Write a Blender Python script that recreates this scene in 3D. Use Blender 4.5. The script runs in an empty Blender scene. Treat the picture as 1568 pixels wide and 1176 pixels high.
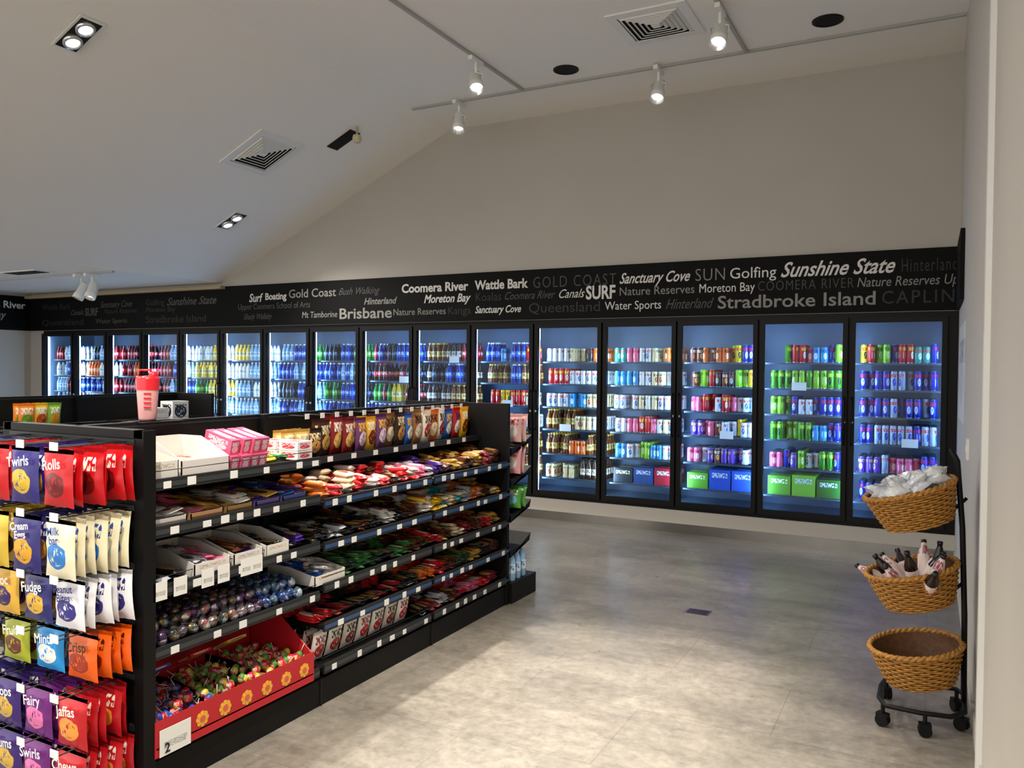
import bpy, math, random
import numpy as np
from mathutils import Matrix, Vector, Euler
random.seed(7)
scene=bpy.context.scene
col=scene.collection
R=random.uniform
# ---------------------------------------------------------------- helpers
def lin(h):
    if isinstance(h,str):
        c=[int(h[i:i+2],16)/255 for i in (0,2,4)]
        return tuple((x/12.92 if x<=.04045 else ((x+.055)/1.055)**2.4) for x in c)+(1,)
    return tuple(h)+((1,) if len(h)==3 else ())
_m={}
def mat(name,c,rough=.5,metal=0,emit=None,es=0,spec=.5,noise=0,nscale=8,bump=0):
    if name in _m: return _m[name]
    m=bpy.data.materials.new(name); m.use_nodes=True; nt=m.node_tree; b=nt.nodes['Principled BSDF']
    c=lin(c)
    b.inputs['Base Color'].default_value=c; b.inputs['Roughness'].default_value=rough
    b.inputs['Metallic'].default_value=metal; b.inputs['Specular IOR Level'].default_value=spec
    if emit is not None:
        b.inputs['Emission Color'].default_value=lin(emit); b.inputs['Emission Strength'].default_value=es
    if noise or bump:
        tc=nt.nodes.new('ShaderNodeTexCoord'); n=nt.nodes.new('ShaderNodeTexNoise'); n.inputs['Scale'].default_value=nscale; n.inputs['Detail'].default_value=5
        nt.links.new(tc.outputs['Object'],n.inputs['Vector'])
        if noise:
            cr=nt.nodes.new('ShaderNodeValToRGB'); cr.color_ramp.elements[0].position=.3; cr.color_ramp.elements[1].position=.7
            cr.color_ramp.elements[0].color=tuple(x*(1-noise) for x in c[:3])+(1,); cr.color_ramp.elements[1].color=tuple(min(1,x*(1+noise)) for x in c[:3])+(1,)
            nt.links.new(n.outputs['Fac'],cr.inputs['Fac']); nt.links.new(cr.outputs['Color'],b.inputs['Base Color'])
        if bump:
            bp=nt.nodes.new('ShaderNodeBump'); bp.inputs['Strength'].default_value=bump; bp.inputs['Distance'].default_value=.01
            nt.links.new(n.outputs['Fac'],bp.inputs['Height']); nt.links.new(bp.outputs['Normal'],b.inputs['Normal'])
    _m[name]=m; return m
def pack(b,a,t,rough=.32,metal=0.0,ex=.34,ey=.22,sx=11,sy=5,cy=.38,band=(.60,.84)):
    """printed packaging: base colour, label ellipse, lettering-like band"""
    k='pack_%s_%s_%s_%g_%g_%g_%g'%(b,a,t,rough,ex,cy,band[0])
    if k in _m: return _m[k]
    m=bpy.data.materials.new(k); m.use_nodes=True; nt=m.node_tree; N=nt.nodes.new; L=nt.links.new
    bs=nt.nodes['Principled BSDF']; bs.inputs['Roughness'].default_value=rough; bs.inputs['Metallic'].default_value=metal
    uv=N('ShaderNodeUVMap')
    def MA(op,x,y):
        n=N('ShaderNodeMath'); n.operation=op
        for i,q in enumerate((x,y)):
            if isinstance(q,(int,float)): n.inputs[i].default_value=q
            else: L(q,n.inputs[i])
        return n.outputs[0]
    sp=N('ShaderNodeSeparateXYZ'); L(uv.outputs[0],sp.inputs[0])
    s=N('ShaderNodeVectorMath'); s.operation='SUBTRACT'; s.inputs[1].default_value=(.5,cy,0); L(uv.outputs[0],s.inputs[0])
    mu=N('ShaderNodeVectorMath'); mu.operation='MULTIPLY'; mu.inputs[1].default_value=(1/ex,1/ey,0); L(s.outputs[0],mu.inputs[0])
    ln=N('ShaderNodeVectorMath'); ln.operation='LENGTH'; L(mu.outputs[0],ln.inputs[0])
    e=MA('LESS_THAN',ln.outputs['Value'],1.0)
    m1=N('ShaderNodeMix'); m1.data_type='RGBA'; m1.inputs[6].default_value=lin(b); m1.inputs[7].default_value=lin(a); L(e,m1.inputs[0])
    mp=N('ShaderNodeVectorMath'); mp.operation='MULTIPLY'; mp.inputs[1].default_value=(sx,sy,1); L(uv.outputs[0],mp.inputs[0])
    no=N('ShaderNodeTexNoise'); no.inputs['Scale'].default_value=1.5; no.inputs['Detail'].default_value=1; L(mp.outputs[0],no.inputs['Vector'])
    g=MA('GREATER_THAN',no.outputs['Fac'],.47)
    bd=MA('MULTIPLY',MA('GREATER_THAN',sp.outputs[1],band[0]),MA('LESS_THAN',sp.outputs[1],band[1]))
    bu=MA('MULTIPLY',MA('GREATER_THAN',sp.outputs[0],.14),MA('LESS_THAN',sp.outputs[0],.86))
    f=MA('MULTIPLY',g,MA('MULTIPLY',bd,bu))
    m2=N('ShaderNodeMix'); m2.data_type='RGBA'; m2.inputs[7].default_value=lin(t); L(f,m2.inputs[0]); L(m1.outputs[2],m2.inputs[6])
    bd2=MA('MULTIPLY',MA('GREATER_THAN',no.outputs['Fac'],.60),MA('LESS_THAN',ln.outputs['Value'],.75))
    m3=N('ShaderNodeMix'); m3.data_type='RGBA'; m3.inputs[7].default_value=lin(b); L(bd2,m3.inputs[0]); L(m2.outputs[2],m3.inputs[6])
    L(m3.outputs[2],bs.inputs['Base Color'])
    _m[k]=m; return m
class MB:
    def __init__(s): s.v=[];s.f=[];s.m=[];s.uv=[];s.s=[];s.n=0;s.mats=[]
    def mi(s,m):
        if m not in s.mats: s.mats.append(m)
        return s.mats.index(m)
    def add(s,t,M,mats):
        V,F,FM,UV,SM=t
        A=np.array(M); P=V@A[:3,:3].T+A[:3,3]
        s.v.append(P); s.uv.append(UV); n=s.n
        idx=[s.mi(x) for x in mats]
        s.f.extend([tuple(i+n for i in f) for f in F]); s.m.extend([idx[k] for k in FM]); s.s.extend([SM]*len(F)); s.n+=len(V)
    def box(s,x0,x1,y0,y1,z0,z1,m):
        s.add(BOX,Matrix.Translation(((x0+x1)/2,(y0+y1)/2,(z0+z1)/2))@Matrix.Diagonal((abs(x1-x0),abs(y1-y0),abs(z1-z0),1)),[m])
    def build(s,name,parent=None,loc=None,rot=None):
        me=bpy.data.meshes.new(name); me.from_pydata(np.concatenate(s.v).tolist(),[],s.f)
        for m in s.mats: me.materials.append(m)
        me.polygons.foreach_set('material_index',s.m); me.polygons.foreach_set('use_smooth',s.s)
        U=np.concatenate(s.uv); li=np.empty(len(me.loops),dtype=np.int32); me.loops.foreach_get('vertex_index',li)
        l=me.uv_layers.new(name='UVMap'); l.data.foreach_set('uv',U[li].ravel().astype(np.float32))
        me.update(); o=bpy.data.objects.new(name,me); col.objects.link(o)
        if parent: o.parent=parent
        if loc: o.location=loc
        if rot: o.rotation_euler=rot
        return o
def empty(name,loc=(0,0,0),rot=(0,0,0)):
    e=bpy.data.objects.new(name,None); e.empty_display_size=.1; col.objects.link(e); e.location=loc; e.rotation_euler=rot; return e
def mkbox():
    V=[];F=[];U=[]
    for ax in range(3):
        for sg in (-.5,.5):
            a,b=[i for i in range(3) if i!=ax]
            q=[(-.5,-.5),(.5,-.5),(.5,.5),(-.5,.5)]
            n=len(V)
            for (p,r) in q:
                v=[0,0,0]; v[ax]=sg; v[a]=p; v[b]=r; V.append(v); U.append((p+.5,r+.5))
            f=[n,n+1,n+2,n+3]
            flip=(sg<0)^(ax==1)
            F.append(tuple(f[::-1] if flip else f))
    return (np.array(V,float),F,[0]*6,np.array(U),False)
BOX=mkbox()
def lathe(prof,n,fm,smooth=True,rx=1,ry=1):
    V=[];U=[];F=[];FM=[]
    zmax=max(p[1] for p in prof) or 1
    for (r,z) in prof:
        for i in range(n+1):
            a=2*math.pi*i/n; V.append((r*math.cos(a)*rx,r*math.sin(a)*ry,z)); U.append(((i/n*2)%1.0001,z/zmax))
    for k in range(len(prof)-1):
        for i in range(n):
            a=k*(n+1)+i; F.append((a,a+1,a+n+2,a+n+1)); FM.append(fm[k])
    return (np.array(V),F,FM,np.array(U),smooth)
def cyl(r,z0,z1,n=16): return lathe([(0,z0),(r,z0),(r,z1),(0,z1)],n,[0,0,0],False)
CAN=lathe([(.024,0),(.032,.006),(.0325,.012),(.0325,.128),(.026,.142),(.026,.146),(.0235,.143),(0,.142)],12,[1,0,0,0,1,1,1])
TALL=lathe([(.024,0),(.030,.006),(.030,.152),(.024,.166),(.024,.170),(.021,.167),(0,.167)],12,[1,0,0,1,1,1])
BOTTLE=lathe([(.028,0),(.032,.006),(.032,.05),(.0322,.051),(.0322,.115),(.032,.116),(.029,.14),(.013,.185),(.012,.195),(.014,.196),(.014,.212),(0,.213)],12,[0,0,0,1,0,0,0,0,2,2,2])
def mkbar():
    st=[(-.5,.06,.92),(-.44,.06,.92),(-.38,.85,1),(-.2,1,1),(.2,1,1),(.38,.85,1),(.44,.06,.92),(.5,.06,.92)]
    cs=[(-.5,0),(-.38,.4),(0,.5),(.38,.4),(.5,0),(.38,-.4),(0,-.5),(-.38,-.4)]
    V=[];U=[];F=[]
    for x,t,w in st:
        for y,z in cs: V.append((x,y*w,z*t)); U.append((x+.5,y+.5))
    for k in range(len(st)-1):
        for i in range(8):
            j=(i+1)%8; F.append((k*8+i,k*8+j,k*8+8+j,k*8+8+i))
    F.append(tuple(range(8))[::-1]); n=len(st)*8; F.append(tuple(range(n-8,n)))
    return (np.array(V),F,[0]*len(F),np.array(U),True)
BAR=mkbar()
def mkpouch(seed=0,nx=9,nz=12):
    """pillow bag, unit width x (X), hanging down z 0..-1, thickness along Y"""
    r=random.Random(seed); V=[];U=[];F=[]
    for side in (-1,1):
        for j in range(nz+1):
            v=j/nz
            for i in range(nx+1):
                u=i/nx
                bul=max(0,math.sin(math.pi*min(1,max(0,(v-.05)/.86))))**.5*max(0,math.sin(math.pi*u))**.45
                w=1-.09*math.sin(math.pi*v)
                y=side*.5*bul*(1+r.uniform(-.22,.22)) if 0<i<nx and 0<j<nz else 0
                dz=(r.uniform(-.012,.012) if j in (0,nz) else 0)
                V.append(((u-.5)*w,y,v-1+dz)); U.append((u,v))
    n=(nx+1)*(nz+1)
    for s in (0,1):
        for j in range(nz):
            for i in range(nx):
                a=s*n+j*(nx+1)+i; q=(a,a+1,a+nx+2,a+nx+1)
                F.append(q if s==0 else q[::-1])
    return (np.array(V),F,[0]*len(F),np.array(U),True)
POUCH=[mkpouch(i) for i in range(4)]
def mkell(n=10,k=7):
    prof=[(math.sin(math.pi*i/k),-math.cos(math.pi*i/k)) for i in range(k+1)]
    V,F,FM,U,S=lathe(prof,n,[0]*k); U=U*1.0; U[:,1]=(V[:,2]+1)/2
    return (V,F,FM,U,S)
ELL=mkell()
def tube(mb,pts,r,m,n=6,closed=False):
    pts=[Vector(p) for p in pts]; V=[];F=[];N=len(pts)
    for i,p in enumerate(pts):
        a=pts[(i-1)%N] if (closed or i>0) else p; b=pts[(i+1)%N] if (closed or i<N-1) else p
        t=(b-a).normalized(); up=Vector((0,0,1)) if abs(t.z)<.9 else Vector((1,0,0))
        s=t.cross(up).normalized(); u=s.cross(t)
        for k in range(n):
            an=2*math.pi*k/n; V.append(p+s*math.cos(an)*r+u*math.sin(an)*r)
    rng=N if closed else N-1
    for i in range(rng):
        for k in range(n):
            a=i*n+k;b=i*n+(k+1)%n;c=((i+1)%N)*n+(k+1)%n;d=((i+1)%N)*n+k; F.append((a,b,c,d))
    if not closed: F.append(tuple(range(n))[::-1]); F.append(tuple(range((N-1)*n,N*n)))
    mb.add((np.array([tuple(v) for v in V]),F,[0]*len(F),np.zeros((len(V),2)),True),Matrix.Identity(4),[m])
def T(x,y,z): return Matrix.Translation((x,y,z))
def S(x,y,z): return Matrix.Diagonal((x,y,z,1))
def RZ(a): return Matrix.Rotation(a,4,'Z')
def RX(a): return Matrix.Rotation(a,4,'X')
def RY(a): return Matrix.Rotation(a,4,'Y')
# ---------------------------------------------------------------- dims
XR,XL,YB=.196,-12.65,7.71
HC,XF,XLF,HL=4.284,-4.854,-8.43,2.703
YF=-2.5
# ---------------------------------------------------------------- materials
M_wall=mat('painted_wall','b6b1a8',.7,noise=.02,nscale=1.5)
M_wallr=mat('painted_side_wall','c4beb4',.6,noise=.02,nscale=2)
M_ceil=mat('ceiling_paint','f2eee6',.8)
M_black=mat('black_powdercoat','0b0b0c',.5,spec=.22)
M_blk2=mat('black_fascia','070708',.65,spec=.15)
M_steel=mat('brushed_steel','98948e',.22,.95,noise=.12,nscale=3)
M_kerb=mat('kerb_white','c8c2b8',.6)
M_white=mat('white_plastic','e8e8e4',.4)
M_trk=mat('track_aluminium_white','a8a8a4',.4)
M_tag=mat('price_tag','ececea',.5)
M_rail=mat('grey_price_rail','242628',.4,spec=.3)
M_railb=mat('blue_price_rail','2c4a78',.4)
M_shelf=mat('shelf_black','131415',.5,spec=.3)
M_alu=mat('can_aluminium','b4bcc4',.3,.9)
M_dark=mat('dark_void','050505',.9)
def floor_mat():
    m=bpy.data.materials.new('stone_floor_tile'); m.use_nodes=True; nt=m.node_tree;N=nt.nodes.new;L=nt.links.new;b=nt.nodes['Principled BSDF']
    tc=N('ShaderNodeTexCoord')
    n1=N('ShaderNodeTexNoise');n1.inputs['Scale'].default_value=1.9;n1.inputs['Detail'].default_value=10;n1.inputs['Roughness'].default_value=.72;n1.inputs['Distortion'].default_value=.5
    L(tc.outputs['Object'],n1.inputs['Vector'])
    cr=N('ShaderNodeValToRGB');cr.color_ramp.elements[0].position=.3;cr.color_ramp.elements[1].position=.72
    cr.color_ramp.elements[0].color=lin('736d64');cr.color_ramp.elements[1].color=lin('9c958a');L(n1.outputs['Fac'],cr.inputs['Fac'])
    n2=N('ShaderNodeTexNoise');n2.inputs['Scale'].default_value=18;n2.inputs['Detail'].default_value=8;n2.inputs['Roughness'].default_value=.75;L(tc.outputs['Object'],n2.inputs['Vector'])
    mx=N('ShaderNodeMix');mx.data_type='RGBA';mx.blend_type='OVERLAY';mx.inputs[0].default_value=.7;L(cr.outputs['Color'],mx.inputs[6]);L(n2.outputs['Fac'],mx.inputs[7])
    br=N('ShaderNodeTexBrick');br.offset=.5;br.inputs['Scale'].default_value=1;br.inputs['Brick Width'].default_value=1.2;br.inputs['Row Height'].default_value=.6;br.inputs['Mortar Size'].default_value=.003
    br.inputs['Color1'].default_value=(1,1,1,1);br.inputs['Color2'].default_value=(.88,.88,.88,1);br.inputs['Mortar'].default_value=(.68,.67,.66,1)
    L(tc.outputs['Object'],br.inputs['Vector'])
    m3=N('ShaderNodeMix');m3.data_type='RGBA';m3.blend_type='MULTIPLY';m3.inputs[0].default_value=.8;L(mx.outputs[2],m3.inputs[6]);L(br.outputs['Color'],m3.inputs[7])
    mp=N('ShaderNodeMapping');mp.inputs['Scale'].default_value=(.7,3.5,1);mp.inputs['Rotation'].default_value=(0,0,.2);L(tc.outputs['Object'],mp.inputs['Vector'])
    n3=N('ShaderNodeTexNoise');n3.inputs['Scale'].default_value=1.3;n3.inputs['Detail'].default_value=6;n3.inputs['Roughness'].default_value=.65;L(mp.outputs[0],n3.inputs['Vector'])
    c3=N('ShaderNodeValToRGB');c3.color_ramp.elements[0].position=.36;c3.color_ramp.elements[0].color=(.78,.78,.78,1);c3.color_ramp.elements[1].position=.52;c3.color_ramp.elements[1].color=(1,1,1,1);L(n3.outputs['Fac'],c3.inputs['Fac'])
    m4=N('ShaderNodeMix');m4.data_type='RGBA';m4.blend_type='MULTIPLY';m4.inputs[0].default_value=1;L(m3.outputs[2],m4.inputs[6]);L(c3.outputs['Color'],m4.inputs[7])
    L(m4.outputs[2],b.inputs['Base Color'])
    rr=N('ShaderNodeMapRange');rr.inputs['To Min'].default_value=.2;rr.inputs['To Max'].default_value=.42;L(n2.outputs['Fac'],rr.inputs['Value']);L(rr.outputs[0],b.inputs['Roughness'])
    bp=N('ShaderNodeBump');bp.inputs['Strength'].default_value=.15;bp.inputs['Distance'].default_value=.01;L(n2.outputs['Fac'],bp.inputs['Height']);L(bp.outputs[0],b.inputs['Normal'])
    return m
def glass_mat():
    m=bpy.data.materials.new('cooler_glass');m.use_nodes=True;nt=m.node_tree;nt.nodes.clear();N=nt.nodes.new;L=nt.links.new
    o=N('ShaderNodeOutputMaterial');mx=N('ShaderNodeMixShader');t=N('ShaderNodeBsdfTransparent');g=N('ShaderNodeBsdfGlossy');f=N('ShaderNodeFresnel')
    t.inputs[0].default_value=(.84,.92,.98,1);g.inputs['Roughness'].default_value=.02;f.inputs[0].default_value=1.25
    L(f.outputs[0],mx.inputs[0]);L(t.outputs[0],mx.inputs[1]);L(g.outputs[0],mx.inputs[2]);L(mx.outputs[0],o.inputs[0]);return m
M_glass=glass_mat()
def wicker_mat():
    return mat('wicker','a8742c',.5,noise=.45,nscale=70,bump=.3)
# ---------------------------------------------------------------- room shell
def shell(name,boxes,m):
    mb=MB()
    for b in boxes: mb.box(*b,m)
    return mb.build(name)
shell('floor',[(XL-8,XR+.15,-9,YB+1.0,-.1,0)],floor_mat())
def prism(name,poly,y0,y1,m):
    V=[(x,y0,z) for x,z in poly]+[(x,y1,z) for x,z in poly]; n=len(poly)
    F=[tuple(range(n)),tuple(range(n,2*n))[::-1]]+[(i,i+n,(i+1)%n+n,(i+1)%n) for i in range(n)]
    me=bpy.data.meshes.new(name);me.from_pydata(V,[],F);me.materials.append(m);me.update();o=bpy.data.objects.new(name,me);col.objects.link(o);return o
prism('wall_back',[(XL,2.12),(XR,2.12),(XR,HC),(XF,HC),(XLF,HL),(XL,HL)],YB,YB+.12,M_wall)
shell('wall_right',[(XR,XR+.15,2.85,YB+1,0,HC),],M_wallr)
shell('wall_right_pier',[(XR-.026,XR+.15,YF,2.85,0,HC)],M_wallr)
shell('wall_left',[(XL-.12,XL,5.2,YB+1,0,HL)],M_wall)
def ceiling():
    P=[(XL-.12,HL),(XLF,HL),(XF,HC),(XR+.15,HC)]
    V=[];F=[]
    for y in (YF,YB+.12):
        for x,z in P: V.append((x,y,z))
        for x,z in P: V.append((x,y,z+.1))
    for i in range(3):
        F.append((i,i+1,8+i+1,8+i)); F.append((4+i,8+4+i,8+5+i,5+i))
    F+= [(0,8,12,4),(3,7,15,11)]+[(i,4+i,5+i,i+1) for i in range(3)]+[(8+i,9+i,13+i,12+i) for i in range(3)]
    me=bpy.data.meshes.new('ceiling');me.from_pydata(V,[],F);me.materials.append(M_ceil);me.update();o=bpy.data.objects.new('ceiling',me);col.objects.link(o)
ceiling()
shell('baseboard_back',[(XL,XR,YB-.0,YB+.1,.09,.225)],M_kerb)
shell('trim_1',[(XL,XR,YB-.012,YB+.1,0,.092)],M_steel)
shell('baseboard_right',[(XR-.008,XR,2.86,YB-.02,0,.09)],M_wallr)
shell('trim_2',[(XR-.02,XR,3.55,3.62,0,HC)],M_white)
shell('trim_3',[(XL,XLF+.1,YB-.12,YB-.04,2.62,2.66)],mat('cream_trim','a89878',.6))
# ---------------------------------------------------------------- coolers
XD0,P=.1247,.7771; ZB,ZT=.262,2.076
M_int=mat('cooler_interior','566a84',.4)
M_strip=mat('cooler_led','ffffff',.5,emit=(.32,.58,1.0,1),es=42)
M_strip_w=mat('cooler_led_white','ffffff',.5,emit=(.55,.78,1.0,1),es=48)
M_wire=mat('cooler_shelf_wire','3e4a56',.4,.3)
K=dict
def can(b,a,t): return (CAN,[pack(b,a,t,.35,.1,ex=.16,ey=.2,cy=.42,band=(.66,.84)),M_alu])
def tall(b,a,t): return (TALL,[pack(b,a,t,.35,.1,ex=.16,ey=.2,cy=.42,band=(.66,.84)),M_alu])
def bot(l,lab,t,cap): return (BOTTLE,[mat('liquid_'+l,l,.12),pack(lab,lab,t,.4,cy=.41,band=(.34,.50)),mat('cap_'+cap,cap,.4)])
c_blue=tall('0c249c','c8d4ec','d01828'); c_silver=tall('a4b4cc','1438c0','d81828'); c_green=tall('409008','0f1a10','d8e840'); c_lime=tall('8cc818','e0f0c0','2a6018')
c_yel=tall('f0cc10','20242a','c03020'); c_red=tall('c80c1c','f0e8e0','f8d040'); c_white=can('d8dce0','2a60a8','c03040'); c_pink=can('e8648c','f8e8e8','a01848')
c_brown=can('682c20','e8b060','e8e0d0'); c_teal=can('18a098','f0f0e8','e05030'); c_purp=can('5c30a4','d8c8f4','e8c040'); c_blk=can('101216','b8bcc0','b0303a'); c_cyan=can('2890d0','e0f0fa','1a4a90'); c_or=can('f06c10','f8f0e0','402010'); c_cream=can('e0d0a0','a03030','305030')
b_amb=bot('6a360e','d8b868','201008','d8b040'); b_cola=bot('240c08','d01820','ffffff','d01820'); b_wat=bot('90b8dc','d0e8f8','2060b0','e8f0f8'); b_milk=bot('e8e8e0','ececea','3068b0','2858b0'); b_yel=bot('e8c440','f0e0a0','207030','e8d040')
b_grn=bot('107020','48b820','f0f0d0','208030'); b_blu=bot('0c2c8c','2068d8','f0f0f0','e8e8f0'); b_dk=bot('101418','182c50','a0b0c8','303840'); b_or=bot('d85808','f08018','ffffff','e07818'); b_redc=bot('780c14','d81828','f0f0f0','202020'); b_brn=bot('3a2012','d8d0c0','402818','1a1a1a')
ROW=[1.68,1.44,1.195,.955,.69,.43]
ASS={0:[[c_yel,c_lime,c_white,c_red,c_teal,c_blue],[c_blue,c_silver,c_blue],[c_blue,c_silver,c_blue,c_silver],[c_blue,c_silver,c_silver],[c_purp,c_silver,c_pink,c_blue],[c_blue,c_silver]],
1:[[None,c_green,c_red,c_pink,c_cyan,c_blue,c_lime],[c_green,c_lime,c_lime,c_green],[c_lime,c_green,c_white,c_blue,c_blue],[c_green,c_lime,c_green,c_cyan,c_blue],[c_pink,c_purp,c_lime,c_white,c_green,c_blue],['box','5fa028','7fc038','2a6018']],
2:[[c_brown,c_brown,c_or,c_yel,c_blue],[c_brown,c_red,c_brown,c_blk,c_lime,c_yel],[c_pink,c_red,c_pink,c_white,c_white],[c_purp,c_pink,c_brown,c_yel,c_white],[c_pink,c_brown,c_purp,c_white],['box','5fa028','2050c0','2858c8']],
3:[[c_teal,c_pink,c_white,c_cream,c_or],[c_cyan,c_cyan,c_white,c_cream,c_white],[c_white,c_cream,c_white],[c_white,c_pink,c_red,c_pink,c_cream],[c_cyan,c_white,c_lime,c_cyan,c_white],['box','1a2430','1c4a90','a02030']],
4:[[c_white,c_white,c_cream,c_blk,c_or],[c_red,c_white,c_white],[c_white,c_cyan,c_cream],[b_amb,b_amb,c_cream,c_white],[b_amb,c_or,b_amb],[c_cream,b_brn]],
5:[[b_blu,c_cyan,b_blu,c_red],[b_amb,b_blu,b_amb],[c_red,c_yel,c_red,c_cream],[b_brn,c_white],[b_amb],[b_amb]],
6:[[b_amb,b_brn,b_redc],[b_dk,b_blu,b_brn],[b_brn,b_amb],[b_brn],[b_amb],[b_amb]],
7:[[b_redc,b_dk,b_blu,b_cola],[b_cola,b_cola,b_dk],[b_grn,b_yel,b_cola],[b_blu,b_wat],[b_cola],[b_cola]],
8:[[b_dk,b_blu,b_grn],[b_blu,b_wat,b_dk],[b_grn,b_blu,b_dk],[b_blu,b_grn],[b_wat],[b_wat]],
9:[[b_wat,b_blu,b_grn],[b_blu,b_wat,b_blu],[b_dk,b_blu,b_wat],[b_blu,b_wat],[b_wat],[b_wat]],
10:[[b_yel,b_wat,b_milk],[b_milk,b_wat,b_wat],[b_wat,b_milk],[b_wat],[b_wat],[b_wat]],
11:[[b_milk,b_yel,b_milk],[b_yel,b_milk],[b_grn,b_yel,b_yel],[b_milk,b_wat],[b_wat],[b_wat]],
12:[[b_redc,b_wat,b_milk],[b_redc,b_blu,b_wat],[b_cola,b_wat,b_blu],[b_wat],[b_wat],[b_wat]],
13:[[b_redc,b_cola,b_cola],[b_redc,b_or,b_cola],[b_cola,b_or],[b_cola],[b_wat],[b_wat]],
14:[[b_dk,b_wat,b_redc],[b_or,b_milk,b_dk],[b_blu,b_wat,b_redc],[b_wat],[b_wat],[b_wat]],
15:[[b_redc,b_wat,b_milk],[b_wat,b_blu,b_milk],[b_wat,b_redc,b_blu],[b_wat],[b_wat],[b_wat]]}
cards={1:(1,.35),0:(3,.55),2:(3,.5),6:(0,.5),5:(2,.4),4:(3,.3),7:(1,.6)}
def cooler(i):
    x1=XD0-i*P; x0=x1-P; xc=(x0+x1)/2
    e=empty('glass_door_refrigerator')
    mb=MB()
    for a,b in ((x0,x0+.028),(x1-.028,x1)): mb.box(a,b,YB-.005,YB+.05,.225,2.12,M_black)
    mb.box(x0+.028,x1-.028,YB-.005,YB+.05,ZT,2.12,M_black); mb.box(x0+.028,x1-.028,YB-.005,YB+.05,.225,ZB,M_black)
    a,b=x0+.010,x1-.010; w=.042
    mb.box(a,a+w,YB-.045,YB-.006,ZB,ZT,M_black); mb.box(b-w,b,YB-.045,YB-.006,ZB,ZT,M_black)
    mb.box(a+w,b-w,YB-.045,YB-.006,ZT-.045,ZT,M_black); mb.box(a+w,b-w,YB-.045,YB-.006,ZB,ZB+.05,M_black)
    hx=b-w*.5 if i%2 else a+w*.5
    tube(mb,[(hx,YB-.045,.95),(hx,YB-.085,.97),(hx,YB-.085,1.35),(hx,YB-.045,1.37)],.009,M_black)
    mb.add(cyl(.012,0,.012,10),T(hx,YB-.045,1.15)@RX(math.pi/2),[M_white])
    mb.build('frame',e)
    g=MB()
    g.add((np.array([(a+w,YB-.028,ZB+.05),(b-w,YB-.028,ZB+.05),(b-w,YB-.028,ZT-.045),(a+w,YB-.028,ZT-.045)]),[(0,1,2,3)],[0],np.zeros((4,2)),False),Matrix.Identity(4),[M_glass])
    g.build('glass_pane',e)
    it=MB()
    it.box(x0,x1,YB+.85,YB+.88,.2,2.15,M_int); it.box(x0,x1,YB+.10,YB+.88,.2,.24,M_int); it.box(x0,x1,YB+.05,YB+.88,2.10,2.14,M_int)
    if i==0: it.box(x1,x1+.02,YB+.10,YB+.88,.2,2.14,M_int)
    if i==15: it.box(x0-.02,x0,YB+.10,YB+.88,.2,2.14,M_int)
    it.build('cabinet_lining',e)
    ls=MB(); sm=M_strip_w if i in (10,11,3,15,4,14) else M_strip
    ls.box(x0+.004,x0+.026,YB+.051,YB+.062,.3,2.03,sm); 
    ls.box(x1-.026,x1-.004,YB+.051,YB+.062,.3,2.03,sm); ls.build('led_strip',e)
    sh=MB(); dr=MB()
    for k,z in enumerate(ROW):
        y0,y1=YB+.15,YB+.62
        sh.box(x0+.03,x1-.03,y0-.012,y0-.006,z-.018,z-.002,M_wire)
        for j in range(12):
            xx=x0+.04+(P-.08)*j/11; sh.box(xx-.002,xx+.002,y0,y1,z-.008,z-.003,M_wire)
        for j in range(5): 
            yy=y0+(y1-y0)*j/4; sh.box(x0+.03,x1-.03,yy-.003,yy+.003,z-.013,z-.008,M_wire)
        if i in cards and cards[i][0]==k:
            cx=x0+P*cards[i][1]; sh.box(cx,cx+.13,y0-.018,y0-.014,z-.02,z+.055,M_tag)
        A=ASS[i][k]
        if A[0]=='box':
            n=3; bw=(P-.12)/n
            for j in range(n):
                hh=R(.15,.2); pm=pack(A[1+j],A[1+j],'e8f0c0' if j==0 else 'd0d8e8',.4)
                for q in range(2):
                    dr.box(x0+.06+j*bw+.005,x0+.06+(j+1)*bw-.008,y0+.01+q*.2,y0+.2+q*.2,z,z+hh,pm)
            continue
        r=.067 if not any((x and x[0] is TALL) for x in A) else .063
        n=int((P-.09)/r); off=x0+.045+((P-.09)-n*r)/2+r/2
        depth=6 if i<5 else 3
        for j in range(n):
            t=A[min(len(A)-1,int(j*len(A)/n))]
            if t is None: continue
            if R(0,1)<.10: t=A[random.randrange(len(A))] or t
            st=0 if R(0,1)>.2 else random.randint(1,2)
            for q in range(st,depth):
                dr.add(t[0],T(off+j*r,y0+.04+q*(r+.002),z-.002)@RZ(R(0,6.28)),t[1])
    sh.build('shelves',e); dr.build('drinks',e)
for i in range(16): cooler(i)
shell('trim_4',[(XD0,XR,YB,YB+.1,.225,2.12)],M_black)
shell('trim_5',[(XL,XD0-16*P,YB,YB+.1,.225,2.12)],M_wall)
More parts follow.
